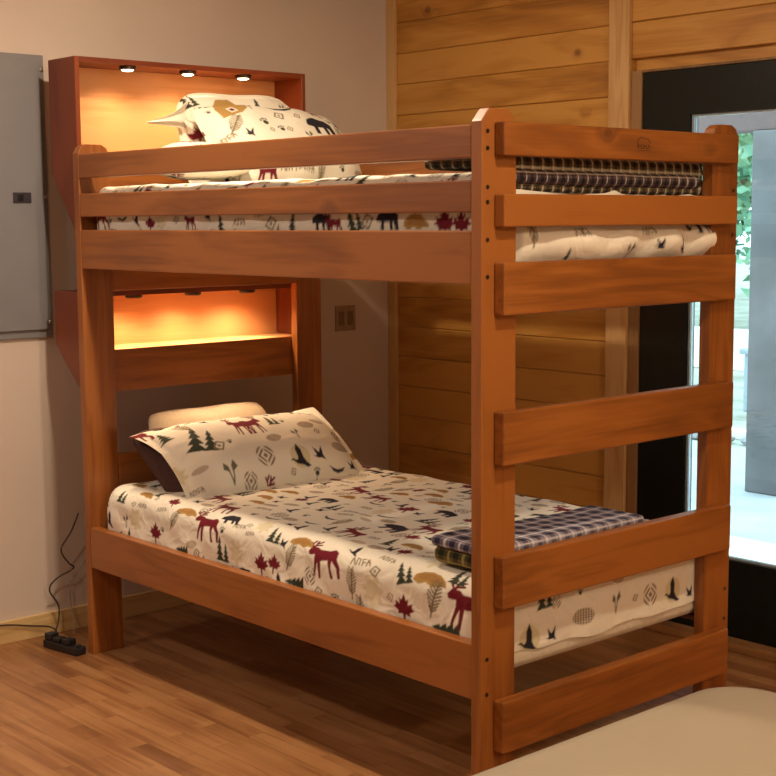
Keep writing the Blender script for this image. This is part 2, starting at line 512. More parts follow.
def paint(P, Q, col, fn, pc, qc, s, ang=0.0, asp=1.0):
    k = (np.abs(P - pc) < s * 1.5) & (np.abs(Q - qc) < s * 1.5)
    if not k.any(): return
    dx, dy = (P[k] - pc) / s, (Q[k] - qc) / s
    c, sn = math.cos(ang), math.sin(ang)
    x = (dx * c + dy * sn) / asp; y = -dx * sn + dy * c
    idx = np.nonzero(k)[0]
    h = .0012 / s
    runs = [fn(x + ox, y + oy) for ox, oy in ((-h, -h), (h, -h), (h, h), (-h, h), (0, 0))]
    for layers in zip(*runs):
        cov = sum(l[0].astype(float) for l in layers) / len(layers) * layers[0][2]
        col[idx] = col[idx] * (1 - cov[:, None]) + np.array(layers[0][1])[None] * cov[:, None]

def scatter(P, Q, col, p0, p1, q0, q1, taken, seed, spacing=.083, angf=None, mind=.016):
    r = random.Random(seed)
    pts = list(taken)
    cand = []
    y = q0
    row = 0
    while y < q1:
        x = p0 + (spacing / 2 if row % 2 else 0)
        while x < p1:
            cand.append((x + r.uniform(-.018, .018), y + r.uniform(-.015, .015)))
            x += spacing * r.uniform(.95, 1.25)
        y += spacing * .82
        row += 1
    bag = []
    for (x, y) in cand:
        dmin = min([math.hypot(x - a, y - b) - rr for a, b, rr in pts] or [9])
        if dmin < mind: continue
        if not bag:
            bag = SC[:]; r.shuffle(bag)
        # biggest motif that fits
        pick = None
        for i, (f, s) in enumerate(bag):
            if s * .85 < dmin + .004:
                pick = i; break
        if pick is None: continue
        f, s = bag.pop(pick)
        a = (angf(x, y) if angf else 0) + r.uniform(-.25, .25)
        paint(P, Q, col, f, x, y, s, a)
        pts.append((x, y, s * .85))

def mesh_np(name, V, F, mat, parent=None, col=None, smooth=True):
    me = bpy.data.meshes.new(name)
    me.vertices.add(len(V)); me.vertices.foreach_set('co', np.asarray(V, np.float32).ravel())
    n = len(F)
    me.loops.add(n * 4); me.loops.foreach_set('vertex_index', np.asarray(F, np.int32).ravel())
    me.polygons.add(n)
    me.polygons.foreach_set('loop_start', np.arange(0, n * 4, 4, dtype=np.int32))
    me.polygons.foreach_set('loop_total', np.full(n, 4, np.int32))
    me.update(calc_edges=True)
    if smooth: me.polygons.foreach_set('use_smooth', np.ones(n, bool))
    if col is not None:
        a = me.color_attributes.new('print', 'FLOAT_COLOR', 'POINT')
        c = np.ones((len(V), 4), np.float32); c[:, :3] = col
        a.data.foreach_set('color', c.ravel())
    me.materials.append(mat)
    me.validate()
    o = bpy.data.objects.new(name, me)
    return link(o, parent)

def vnoise(X, Y, Z, f, seed=0):
    """cheap smooth noise: sum of rotated sines"""
    r = np.random.default_rng(seed)
    out = np.zeros_like(X)
    for k in range(7):
        d = r.normal(size=3); d /= np.linalg.norm(d)
        ff = f * r.uniform(.7, 1.4)
        out += np.sin((X * d[0] + Y * d[1] + Z * d[2]) * ff * 2 * PI + r.uniform(0, 6.28))
    return out / 7 * 1.6

def rbox(x0, x1, y0, y1, z0, z1, r, st, faces='TFBHE'):
    """lattice on the faces of a box, rounded. returns V, F, P, Q, Nrm.  T top, F front(y0), B back(y1), E foot(x1), H head(x0), U under"""
    nx, ny, nz = [max(2, int(round(d / st))) for d in (x1 - x0, y1 - y0, z1 - z0)]
    quads = []
    def key(i, j, k): return (i * (ny + 1) + j) * (nz + 1) + k
    def grid(I, J, fn, flip):
        a, b = np.meshgrid(np.arange(I), np.arange(J), indexing='ij')
        q = np.stack([fn(a, b), fn(a + 1, b), fn(a + 1, b + 1), fn(a, b + 1)], -1).reshape(-1, 4)
        return q[:, ::-1] if flip else q
    if 'T' in faces: quads.append(grid(nx, ny, lambda a, b: key(a, b, nz), False))
    if 'U' in faces: quads.append(grid(nx, ny, lambda a, b: key(a, b, 0), True))
    if 'F' in faces: quads.append(grid(nx, nz, lambda a, b: key(a, 0, b), False))
    if 'B' in faces: quads.append(grid(nx, nz, lambda a, b: key(a, ny, b), True))
    if 'E' in faces: quads.append(grid(ny, nz, lambda a, b: key(nx, a, b), False))
    if 'H' in faces: quads.append(grid(ny, nz, lambda a, b: key(0, a, b), True))
    F = np.concatenate(quads)
    u, inv = np.unique(F.ravel(), return_inverse=True)
    F = inv.reshape(-1, 4)
    k = u % (nz + 1); j = (u // (nz + 1)) % (ny + 1); i = u // ((nz + 1) * (ny + 1))
    X = x0 + (x1 - x0) * i / nx; Y = y0 + (y1 - y0) * j / ny; Z = z0 + (z1 - z0) * k / nz
    P = X + np.where(i == nx, z1 - Z, 0) - np.where(i == 0, z1 - Z, 0)
    Q = Y - np.where(j == 0, z1 - Z, 0) + np.where(j == ny, z1 - Z, 0)
    # lower edge is rounded less
    cx = np.clip(X, x0 + r, x1 - r); cy = np.clip(Y, y0 + r, y1 - r)
    rz = min(r, (z1 - z0) * .45)
    cz = np.clip(Z, z0 + rz if 'U' in faces else z0, z1 - rz)
    D = np.stack([X - cx, Y - cy, Z - cz], -1)
    n = np.linalg.norm(D, axis=1) + 1e-9
    rr = np.max(np.abs(D), axis=1)
    Nn = D / n[:, None]
    V = np.stack([cx, cy, cz], -1) + Nn * rr[:, None]
    return V, F, P, Q, Nn

# ------------------------------------------------------------------ camera
cp = dict(f=1419.3, c=(4.7133, -2.6529, 1.6399), yaw=2.4139, pit=-.1182, rol=-.0067)
fw = Vector((math.cos(cp['yaw']) * math.cos(cp['pit']), math.sin(cp['yaw']) * math.cos(cp['pit']), math.sin(cp['pit'])))
rt = Vector((math.sin(cp['yaw']), -math.cos(cp['yaw']), 0)); up = rt.cross(fw)
r2 = rt * math.cos(cp['rol']) + up * math.sin(cp['rol']); u2 = -rt * math.sin(cp['rol']) + up * math.cos(cp['rol'])
cam = bpy.data.cameras.new('camera'); co = bpy.data.objects.new('camera', cam); link(co)
mt = Matrix((r2, u2, -fw)).transposed().to_4x4(); mt.translation = Vector(cp['c'])
co.matrix_world = mt
cam.sensor_width = 36; cam.lens = cp['f'] / 776 * 36
scene.camera = co

# ------------------------------------------------------------------ dimensions
L, WB, T, A, H = 2.1047, 1.1355, .038, .1315, 1.922
XW, YW, ZC = -.33, 1.86, 2.85
XR, YF = 6.3, -4.6

# ------------------------------------------------------------------ the room
def struct(name, b, mat, bev=0, parent=None):
    o = box(name, b, mat, parent, bev)
    if parent is None: o['kind'] = 'structure'
    return o

fl = struct('floor', (XW - .2, XR + .2, YF - .2, YW + .0, -.1, 0), M['floor'])
struct('ceiling', (XW - .2, XR + .2, YF - .2, YW + .2, ZC, ZC + .1), M['ceil'])
struct('wall_left', (XW - .2, XW, YF - .2, YW + .2, 0, ZC), M['wall'])
struct('wall_right', (XR, XR + .2, YF - .2, YW + .2, 0, ZC), M['wall'])
struct('wall_front', (XW, XR, YF - .2, YF, 0, ZC), M['wall'])

# back wall: horizontal knotty pine boards, each with eased edges, doorway left open
DX0, DX1, DZ1 = 1.103, 2.125, 2.215
def plank_wall():
    bm = bmesh.new()
    tones = []
    zs = [.013 + .1405 * k for k in range(-1, 21)]
    r = random.Random(3)
    for a, b_ in zip(zs[:-1], zs[1:]):
        z0, z1 = max(0, a), min(ZC, b_)
        if z1 - z0 < .01: continue
        spans = [(XW, 1.05), (1.05, XR)] if z0 >= DZ1 - .05 else [(XW, DX0), (DX1, XR)]
        for (x0, x1) in spans:
            # boards are butted end to end now and then
            cuts = [x0]
            x = x0 + r.uniform(1.3, 2.6)
            while x < x1 - .3:
                cuts.append(x); x += r.uniform(1.6, 2.8)
            cuts.append(x1)
            for c0, c1 in zip(cuts[:-1], cuts[1:]):
                n0 = len(bm.faces)
                zz0 = z0
                if z0 < DZ1 < z1 and x0 >= 1.04: zz0 = DZ1
                bm_box(bm, c0 + .0005, c1 - .0005, YW + r.uniform(-.001, .0015), YW + .03, zz0 + .0008, z1 - .0008, .0035, 1)
                tones.append((n0, r.random()))
    me_t = []
    bm.faces.ensure_lookup_table()
    bounds = [t[0] for t in tones] + [len(bm.faces)]
    for k, (n0, t) in enumerate(tones):
        me_t += [t] * (bounds[k + 1] - n0)
    # sheathing behind
    nb = len(bm.faces)
    for b in ((XW, DX0, YW + .03, YW + .2, 0, ZC), (DX1, XR, YW + .03, YW + .2, 0, ZC), (DX0, DX1, YW + .03, YW + .2, DZ1, ZC)):
        bm_box(bm, *b)
    me_t += [.1] * (len(bm.faces) - nb)
    o = from_bm('wall_back', bm, PW)
    at = o.data.attributes.new('tone', 'FLOAT', 'FACE')
    at.data.foreach_set('value', me_t)
    o['kind'] = 'structure'
plank_wall()

struct('trim_1', (XW + .001, XW + .056, YW - .02, YW, 0, ZC - .001), PT, .003)
struct('trim_2', (1.000, 1.103, YW - .019, YW, 0, ZC - .001), PT, .003)
struct('baseboard_left', (XW, XW + .016, YF, YW - .021, 0, .09), PTX, .003)
struct('baseboard_back', (XW + .058, .998, YW - .016, YW, 0, .09), SIL, .003)

# ------------------------------------------------------------------ door with glass
d = bpy.data.objects.new('door_1', None); d.location = (1.158, YW + .03, 0); link(d); d['kind'] = 'structure'
d['label'] = 'dark green glazed patio door in a brown jamb beside the pine plank wall'
box('door_jamb', (1.1045, 1.155, YW - .004, YW + .14, 0.001, 2.213), JB, d, .003)
box('door_jamb', (2.073, 2.123, YW - .004, YW + .14, 0.001, 2.213), JB, d, .003)
box('door_head', (1.1555, 2.0725, YW - .004, YW + .14, 2.203, 2.213), JB, d, .002)
box('sill', (1.1555, 2.0725, YW - .06, YW + .14, .001, .034), SIL, d, .004)
def doorslab():
    bm = bmesh.new()
    y0, y1 = YW + .004, YW + .05
    o = Vector(d.location)
    def bb(x0, x1, z0, z1, ya=y0, yb=y1):
        bm_box(bm, x0 - o.x, x1 - o.x, ya - o.y, yb - o.y, z0, z1)
    bb(1.158, 1.388, .036, 2.201); bb(1.845, 2.070, .036, 2.201)
    bb(1.388, 1.845, .036, .336); bb(1.388, 1.845, 2.030, 2.201)
    # raised glazing bead round the pane
    for (x0, x1, z0, z1) in ((1.372, 1.388, .32, 2.046), (1.845, 1.861, .32, 2.046), (1.388, 1.845, .32, .336), (1.388, 1.845, 2.03, 2.046)):
        bb(x0, x1, z0, z1, YW - .004, YW + .004)
    return from_bm('door_slab', bm, M['door'], d)
doorslab()
def strip():
    bm = bmesh.new(); o = Vector(d.location)
    for (x0, x1, z0, z1) in ((1.389, 1.399, .337, 2.029), (1.834, 1.844, .337, 2.029), (1.399, 1.834, .337, .345), (1.399, 1.834, 2.021, 2.029)):
        bm_box(bm, x0 - o.x, x1 - o.x, YW + .008 - o.y, YW + .030 - o.y, z0, z1)
    return from_bm('glazing_strip', bm, M['alu'], d)
tag(strip(), 'grey metal strip round the glass')
g = box('glass_pane', (1.4, 1.833, YW + .017, YW + .021, .346, 2.020), M['glass'], d, 0)
def handle():
    bm = bmesh.new(); o = Vector(d.location)
    bm_box(bm, 1.96 - o.x, 2.0 - o.x, YW - .004 - o.y, YW + .004 - o.y, .92, 1.14, .003)
    bm_tube(bm, [(1.98 - o.x, YW - .0 - o.y, 1.0), (1.98 - o.x, YW - .05 - o.y, 1.0), (1.89 - o.x, YW - .055 - o.y, 1.0)], .009)
    return from_bm('door_handle', bm, M['steel'], d, smooth=False)
handle()

# ------------------------------------------------------------------ bunk bed
bed = empty('bunk_bed', (L / 2, WB / 2, 0), 'orange-brown stained pine twin bunk bed with boarded ends', 'bunk bed')
def post(x0, y0):
    c = .034
    bm = bmesh.new()
    pts = [(0, 0), (A, 0), (A, H - c), (A - c * .35, H - c * .35), (A - c, H), (c, H), (c * .35, H - c * .35), (0, H - c)]
    if y0 < .1 and x0 > 1:   # the near foot post has plain clipped corners
        pts = [(0, 0), (A, 0), (A, H - .03), (A - .03, H + .004), (.03, H + .004), (0, H - .03)]
    bm_prism(bm, [(p[0] - A / 2, p[1] - H / 2) for p in pts], 'x', -T / 2, T / 2, .003)
    return from_bm('post', bm, W['z'], bed, Vector((x0 + T / 2, y0 + A / 2, H / 2)) - bed.location)
pA = post(0, 0); pD = post(0, WB - A); pB = post(L - T, 0); pC = post(L - T, WB - A)

# bolts in the foot posts
def bolt(p, x, y, z):
    bm = bmesh.new()
    bm_lathe(bm, [(.0055, -.002), (.0062, .0), (.006, .0012), (.002, .0005)], 12, 'x')
    from_bm('bolt', bm, M['bolt'], p, Vector((x, y, z)) - bed.location - p.location)
for z in (1.866, 1.822, 1.722, 1.683, 1.585, 1.488, .455, .357):
    bolt(pB, L + .0002, .022, z)
    bolt(pC, L + .0002, WB - .022, z)

side = [(1.798, 1.885), (1.657, 1.741), (1.467, 1.609), (.338, .493)]
for z0, z1 in side:
    for y0 in (0.0015, WB - T - .0015):
        nm = 'guard_rail' if z0 > 1.6 else 'side_rail'
        box(nm, (T + .0005, L - T - .0005, y0, y0 + T, z0, z1), W['x'], bed, .004)
foot = [(1.802, 1.890), (1.618, 1.704), (1.386, 1.526), (.986, 1.130), (.595, .738), (.191, .336)]
frs = []
for k, (z0, z1) in enumerate(foot):
    frs.append(box('foot_rail', (L + .0003, L + T, .047, WB - .05, z0, z1), W['y'], bed, .006, 3))
# burnt-in maker's mark on the top foot rail: a roof line over small strokes
def brand():
    bm = bmesh.new()
    x = L + T + .0001
    def st(a, b, w=.0022):
        a = Vector((x, *a)); b = Vector((x, *b)); t = (b - a).normalized(); n = Vector((0, -t.z, t.y)) * w / 2
        vs = [a - n, b - n, b + n, a + n]
        lo = [bm.verts.new(v) for v in vs]; hi = [bm.verts.new(v + Vector((.0004, 0, 0))) for v in vs]
        bm.faces.new(hi)
        for i in range(4): bm.faces.new((lo[i], lo[(i + 1) % 4], hi[(i + 1) % 4], hi[i]))
    y, z = .592, 1.835
    st((y, z + .0), (y, z + .024)); st((y, z + .024), (y + .015, z + .032)); st((y + .015, z + .032), (y + .05, z + .026)); st((y + .05, z + .026), (y + .058, z + .018))
    for i, w in enumerate((0, .011, .022, .033, .044)):
        st((y + .004 + w, z), (y + .004 + w, z + .013))
        if i % 2 == 0: st((y + .004 + w, z + .007), (y + .013 + w, z + .007))
        if i in (1, 3): st((y + .004 + w, z + .001), (y + .012 + w, z + .001))
    st((y, z - .005), (y + .06, z - .005), .0015)
    p = frs[0]
    o = from_bm('brand_mark', bm, M['mark'], p)
    o.location = -(p.location + bed.location)
brand()
for z0, z1 in ((1.380, 1.466), (.612, .757)):
    box('head_rail', (.0, T, A + .0008, WB - A - .0008, z0, z1), W['y'], bed, .004)
# slat cleats and slats
for zc in (.338, 1.467):
    for y0 in (T + .003, WB - T - .003 - .03):
        box('cleat', (T + .001, L - T - .001, y0, y0 + .03, zc + .003, zc + .020), W['x'], bed, .002)
    for k in range(10):
        x = .12 + k * .20
        box('slat', (x, x + .075, T + .006, WB - T - .006, zc + .0205, zc + .0355), LAUT, bed, .002)

# ------------------------------------------------------------------ lit bookcase headboards
def bookcase(z_top, z_shelf, z_taper, z_bot, label, opening_label, power, xb=-.2, dome=.0):
    y0, y1, xf, t = .021, 1.098, -.0015, .019
    e = empty('bookcase_headboard', ((xb + xf) / 2, (y0 + y1) / 2, z_bot), label, 'headboard shelf', 'lit shelf boxes at the head of the bunk bed')
    o = Vector(e.location)
    pts = [(xb, z_top), (xf, z_top), (xf, z_bot), (xf - .02, z_bot), (xb, z_taper)]
    for ya in (y0, y1 - t):
        bm = bmesh.new()
        c = Vector(((xb + xf) / 2, ya + t / 2, (z_top + z_bot) / 2))
        bm_prism(bm, [(p[0] - c.x, p[1] - c.z) for p in pts], 'y', -t / 2, t / 2, .002, 1)
        from_bm('side_panel', bm, R_['z'], e, c - o)
    box('top_board', (xb, xf, y0 + t + .0005, y1 - t - .0005, z_top - t, z_top), R_['y'], e, .0015)
    box('back_panel', (xb, xb + .012, y0 + t + .0005, y1 - t - .0005, z_shelf - t, z_top - t - .0005), RB, e, 0)
    box('shelf', (xb + .0125, xf - t, y0 + t + .0005, y1 - t - .0005, z_shelf - t, z_shelf), RB, e, .0015)
    box('front_board', (xf - t + .0005, xf, y0 + t + .0005, y1 - t - .0005, z_bot, z_shelf), W['y'], e, .0015)
    for yy in (.272, .545, .812):
        xx = -.046
        bm = bmesh.new()
        bm_lathe(bm, [(.020, 0), (.0335, 0), (.0335, .009), (.030, .0135), (.0225, .0135), (.0225, .011)], 28, 'z', sgn=-1)
        pl = from_bm('puck_light', bm, M['trimring'], e, Vector((xx, yy, z_top - t - .0003)) - o, smooth=False)
        bm = bmesh.new()
        bm_lathe(bm, [(.0222, .0112), (.0222, .0118 + dome), (.015, .0125 + dome * 1.6)], 24, 'z', sgn=-1)
        from_bm('lens', bm, M['lens'], pl)
        ld = bpy.data.lights.new('puck_bulb', 'SPOT')
        ld.energy = power; ld.color = (1, .68, .40); ld.spot_size = math.radians(150); ld.spot_blend = .9; ld.shadow_soft_size = .02
        lo = bpy.data.objects.new('puck_bulb', ld); link(lo)
        lo.location = (xx, yy, z_top - t - .020)
    return e
bookcase(2.243, 1.83, 1.819, 1.585, 'upper red-brown shelf box with three round lights showing, above the top bunk head', '', 11.0, -.20, .0035)
bookcase(1.377, 1.154, 1.170, .994, 'lower red-brown shelf box glowing between the head posts over the bottom bunk', '', 14.0, -.213)

# ------------------------------------------------------------------ mattresses and quilts
def rmesh(name, b, r, st, mat, faces='TUFBHE', puff=0, pf=6, seed=1):
    V, F, P, Q, Nn = rbox(*b, r, st, faces)
    if puff: V = V + Nn * (vnoise(V[:, 0], V[:, 1], V[:, 2], pf, seed) * puff)[:, None]
    c = Vector(((b[0] + b[1]) / 2, (b[2] + b[3]) / 2, b[4]))
    o = mesh_np(name, V - np.array(c), F, mat)
    o.location = c
    return o
m1 = rmesh('mattress', (.075, 2.058, .060, WB - .060, .3740, .600), .03, .03, M['sheet'])
tag(m1, 'beige mattress edge under the quilt on the bottom bunk', 'mattress')
m2 = rmesh('mattress', (.075, 2.030, .060, WB - .060, 1.503, 1.715), .03, .03, M['sheet'])
tag(m2, 'mattress hidden under the quilt on the top bunk', 'mattress')

C0 = np.array(cp['c']); FW = np.array(fw); R2 = np.array(r2); U2 = np.array(u2)

def quilt(name, b, st, seed, explicit, label, puff, r=.06, footscatter=True, bulge=None):
    V, F, P, Q, Nn = rbox(*b, r, st, 'TFBHE')
    x0, x1, y0, y1, z0, z1 = b
    # shell: keep clear of the mattress, add an even puffy quilting and a few broad folds
    h = vnoise(P, Q, P * 0, 9.0, seed) * .35 + vnoise(P, Q, P * 0, 3.2, seed + 1) * .5
    low = np.clip((z1 - V[:, 2]) / .12, 0, 1)
    h = h * (1 + low * .6)
    V = V + Nn * (np.clip(h, -.9, 1.3) * puff)[:, None]
    if bulge:
        am, ya, yb, zm = bulge
        wy = np.clip((V[:, 1] - ya) / .03, 0, 1) * np.clip((yb - V[:, 1]) / .03, 0, 1)
        wz = np.clip(1 - ((V[:, 2] - zm) / .062) ** 2, 0, 1)
        wx = np.clip((V[:, 0] - x1 + .06) / .06, 0, 1)
        V[:, 0] += am * wy * wz * wx * (1 + .35 * vnoise(V[:, 1], V[:, 2], P * 0, 6.0, seed + 7))
    # wavy lower hem
    hem = np.clip((z0 + .10 - V[:, 2]) / .10, 0, 1)
    V[:, 2] += hem * vnoise(P, Q, P * 0, 4.5, seed + 3) * .012
    col = np.tile(CREAM, (len(V), 1)).astype(float)
    taken = []
    for fn, p, q, s, a in explicit:
        paint(P, Q, col, fn, p, q, s, a)
        taken.append((p, q, s * .85))
    scatter(P, Q, col, x0 - .2, x1, y0 - .25, y1 + .1, taken, seed)
    if footscatter: scatter(P, Q, col, x1 + .03, x1 + .3, y0, y1, taken, seed + 5, spacing=.10, angf=lambda x, y: PI / 2, mind=.034)
    c = np.array([(x0 + x1) / 2, (y0 + y1) / 2, z0])
    o = mesh_np(name, V - c, F, M['print'], col=col)
    o.location = c
    return tag(o, label, 'quilt')

ZL = .655; yl = .043
def top(px, py, z=ZL - .005):
    d_ = FW * cp['f'] + R2 * (px - 388) + U2 * (388 - py)
    s_ = (z - C0[2]) / d_[2]
    p = C0 + d_ * s_
    return p[0], p[1]
def frontf(px, py, y=yl):
    d_ = FW * cp['f'] + R2 * (px - 388) + U2 * (388 - py)
    s_ = (y - C0[1]) / d_[1]
    p = C0 + d_ * s_
    return p[0], y - (ZL - p[2])
def footf(px, py, x=2.066):
    d_ = FW * cp['f'] + R2 * (px - 388) + U2 * (388 - py)
    s_ = (x - C0[0]) / d_[0]
    p = C0 + d_ * s_
    return 2.066 + (ZL - p[2]), p[1]
ex = []
def T_(fn, px, py, s, a=0):
    x, y = top(px, py)
    if y < .075: x, y = frontf(px, py)
    ex.append((fn, x, y, s * (1.22 if fn in (m_moose, m_bear, m_leaf, m_pine, m_tanbear) else 1.0), a))
T_(m_leaf, 155, 533, .034); T_(m_moose, 206, 524, .062, .1); T_(m_pine, 182, 550, .035, PI / 2); T_(m_tanbear, 183, 507, .05); T_(m_fern, 173, 520, .04, -.4)
T_(m_pale, 135, 520, .05); T_(m_glyph, 198, 553, .02); T_(m_leaf, 262, 564, .035); T_(m_pale, 236, 553, .05); T_(m_fern, 289, 558, .045, -.3)
T_(m_moose, 324, 558, .065, .15); T_(m_pine, 294, 583, .04, PI / 2); T_(m_glyph, 319, 592, .022); T_(m_paw, 335, 597, .02); T_(m_script, 236, 523, .035, .1)
T_(m_script, 248, 533, .025, .1); T_(m_twinpine, 271, 529, .045); T_(m_tanbear, 298, 537, .05); T_(m_script, 359, 560, .045, .1); T_(m_glyph, 374, 571, .025)
T_(m_twinpine, 401, 567, .05, .3); T_(m_bear, 394, 529, .055, -.3); T_(m_twinpine, 432, 522, .05); T_(m_tanbear, 428, 576, .055); T_(m_fern, 434, 600, .055, -.2)
T_(m_leaf, 403, 609, .038); T_(m_pine, 446, 630, .05, PI / 2); T_(m_pale, 372, 592, .06); T_(m_moose, 468, 608, .07); T_(m_leaf, 408, 511, .04, .4)
T_(m_tanbear, 442, 505, .05); T_(m_canoe, 386, 518, .05, .2); T_(m_twinpine, 120, 492, .04); T_(m_script, 140, 505, .03); T_(m_smallgoose, 322, 512, .03); T_(m_smallgoose, 392, 550, .03)
T_(m_medal, 340, 495, .03); T_(m_canoe, 375, 505, .04); T_(m_leaf, 412, 540, .03)
for fn, px, py, s, a in ((m_moongoose, 530, 640, .05, PI / 2), (m_smallgoose, 553, 634, .028, PI / 2), (m_cone, 582, 615, .045, PI / 2), (m_twin, 616, 602, .035, PI / 2),
                         (m_medal, 650, 594, .034, PI / 2), (m_moongoose, 674, 590, .045, PI / 2), (m_smallgoose, 690, 592, .024, PI / 2), (m_canoe, 584, 651, .04, PI / 2 + .2),
                         (m_medal, 557, 602, .02, PI / 2)):
    p, q = footf(px, py)
    ex.append((fn, p, q, s, a))
quilt('quilt', (.055, 2.066, yl, WB - yl, .425, ZL), .0036, 21, ex, 'cream wildlife print quilt with maroon moose and leaves on the bottom bunk', .007, r=.07)

exu = []
xu1 = 2.058
def upf(px, py):
    d_ = FW * cp['f'] + R2 * (px - 388) + U2 * (388 - py)
    s_ = (.043 - C0[1]) / d_[1]; p = C0 + d_ * s_
    return p[0], .043 - (1.765 - p[2])
for fn, px, py, s in ((m_leaf, 150, 224, .03), (m_moose, 190, 222, .04), (m_bear, 322, 222, .045), (m_moose, 335, 225, .04), (m_pine, 292, 222, .04), (m_bear, 388, 220, .05),
                      (m_tanbear, 416, 222, .05), (m_leaf, 444, 224, .045), (m_leaf, 462, 224, .04), (m_script, 240, 222, .035), (m_glyph, 367, 222, .03), (m_glyph, 270, 224, .03)):
    p, q = upf(px, py); exu.append((fn, p, q, s, 0))
for y_, z_, fn, s_ in ((.22, 1.60, m_fern, .04), (.40, 1.60, m_script, .03), (.62, 1.545, m_twin, .03), (.72, 1.60, m_script, .03), (.76, 1.56, m_smallgoose, .025), (.88, 1.56, m_goose, .03), (.93, 1.615, m_paw, .02), (.98, 1.62, m_bear, .04), (.35, 1.53, m_pine, .03)):
    exu.append((fn, xu1 + (1.765 - z_), y_, s_, PI / 2))
quilt('quilt', (.055, xu1, .042, WB - .042, 1.513, 1.765), .006, 33, exu, 'cream wildlife print quilt rumpled behind the guard rails of the top bunk', .010, r=.05, footscatter=False, bulge=(.048, .15, 1.055, 1.572))

# ------------------------------------------------------------------ pillows
def pillow(name, mat, a, b, th, M4, label, flange=0., seed=1, motifs=None, solid=None, n=170, parent=None, bend=0.0, sag=0.0, cat='pillow', scat=True, group=None, corner=None, rc=0.0):
    nu, nv = n, max(20, int(n * b / a))
    u, v = np.meshgrid(np.linspace(-1, 1, nu), np.linspace(-1, 1, nv), indexing='ij')
    fu, fv = flange / a, flange / b
    uu = np.clip(np.abs(u) / (1 - fu), 0, 1); vv = np.clip(np.abs(v) / (1 - fv), 0, 1)
    t = th * (np.clip(1 - uu ** 2.6, 0, 1) * np.clip(1 - vv ** 2.4, 0, 1)) ** .5
    X = a * u * (1 - .035 * np.cos(v * PI / 2) - rc * v ** 4 * u ** 2); Y = b * v * (1 - .06 * np.cos(u * PI / 2) - rc * u ** 4 * v ** 2)
    wr = vnoise(X, Y, X * 0, 5.0, seed) * .006 * np.clip(t / th * 3, .3, 1)
    edge = np.clip(t / th * 6, 0, 1)
    zc = bend * (v ** 2) + sag * (u ** 2) + vnoise(X, Y, X * 0, 2.2, seed + 9) * .006
    zc = zc + (1 - edge) * vnoise(X, Y, X * 0, 6, seed + 4) * .006
    if corner: zc = zc + corner(u, v)
    Zt = zc + t + wr; Zb = zc - t * .75 - .0012
    nb = nu * nv
    ids = np.arange(nb).reshape(nu, nv)
    ids2 = ids.copy(); ids2[1:-1, 1:-1] = nb + np.arange((nu - 2) * (nv - 2)).reshape(nu - 2, nv - 2)
    V = np.concatenate([np.stack([X, Y, Zt], -1).reshape(-1, 3), np.stack([X, Y, Zb], -1)[1:-1, 1:-1].reshape(-1, 3)])
    def q(I): return np.stack([I[:-1, :-1], I[1:, :-1], I[1:, 1:], I[:-1, 1:]], -1).reshape(-1, 4)
    F = np.concatenate([q(ids), q(ids2)[:, ::-1]])
    P = V[:, 0]; Q = V[:, 1]
    col = np.tile(CREAM if solid is None else np.array(solid), (len(V), 1)).astype(float)
    if solid is None:
        tk = []
        for fn, mu, mv, s, an in (motifs or []):
            paint(P, Q, col, fn, mu * a, mv * b, s, an); tk.append((mu * a, mv * b, s * .85))
        if scat: scatter(P, Q, col, -a, a, -b, b, tk, seed, spacing=.095)
    o = mesh_np(name, V, F, mat, col=col)
    o.matrix_world = M4
    return tag(o, label, cat, group)

def frame(center, xaxis, yaxis):
    """local x = across, local y = up the pillow, z = out of its face"""
    x = Vector(xaxis).normalized(); y = Vector(yaxis); y = (y - x * y.dot(x)).normalized(); z = x.cross(y)
    m = Matrix((x, y, z)).transposed().to_4x4(); m.translation = Vector(center)
    return m

# bottom bunk: brown pillow, beige pillow, sham
pillow('pillow', M['brownfab'], .33, .21, .075, frame((.245, .465, .725), (0, 1, 0), (-.72, 0, .50)), 'dark brown pillow tucked under the patterned pillow on the bottom bunk', solid=(.06, .025, .02), rc=.1, n=60, seed=5)
pillow('pillow', M['cream'], .29, .19, .06, frame((.115, .54, .748), (0, 1, 0), (-.5, .0, .86)), 'plain beige pillow standing behind the patterned pillow on the bottom bunk', n=60, seed=6, solid=(.76, .66, .50), rc=.12)
def dogear(u, v):
    k = np.clip((-u - .55) / .45, 0, 1) * np.clip((v - .2) / .8, 0, 1)
    return -.05 * k
mot = [(m_deerpair, -.12, .30, .075, 0), (m_medal, -.12, -.38, .04, 0), (m_moongoose, .24, -.46, .05, 0), (m_smallgoose, .46, -.46, .035, 0), (m_twinpine, -.62, .20, .075, -.3),
       (m_twin, -.52, -.55, .045, 0), (m_cone, .50, .16, .04, 0), (m_bear, .58, .70, .055, 0), (m_cone, .76, -.32, .045, 0), (m_leaf, -.55, .82, .034, PI / 2),
       (m_oval, -.28, .72, .05, .2), (m_glyph, -.52, -.08, .03, 0), (m_twinpine, .17, .36, .035, 0), (m_script, .12, .78, .03, 0), (m_pine, -.85, .55, .04, 0)]
pillow('pillow', M['printsham'], .425, .24, .080, frame((.382, .545, .765), (.02, 1, -.01), (-.80, 0, .54)), 'cream patterned pillow with maroon deer pair leaning at the bottom bunk head', flange=.035, seed=8, motifs=mot, n=230, bend=-.03, corner=dogear)

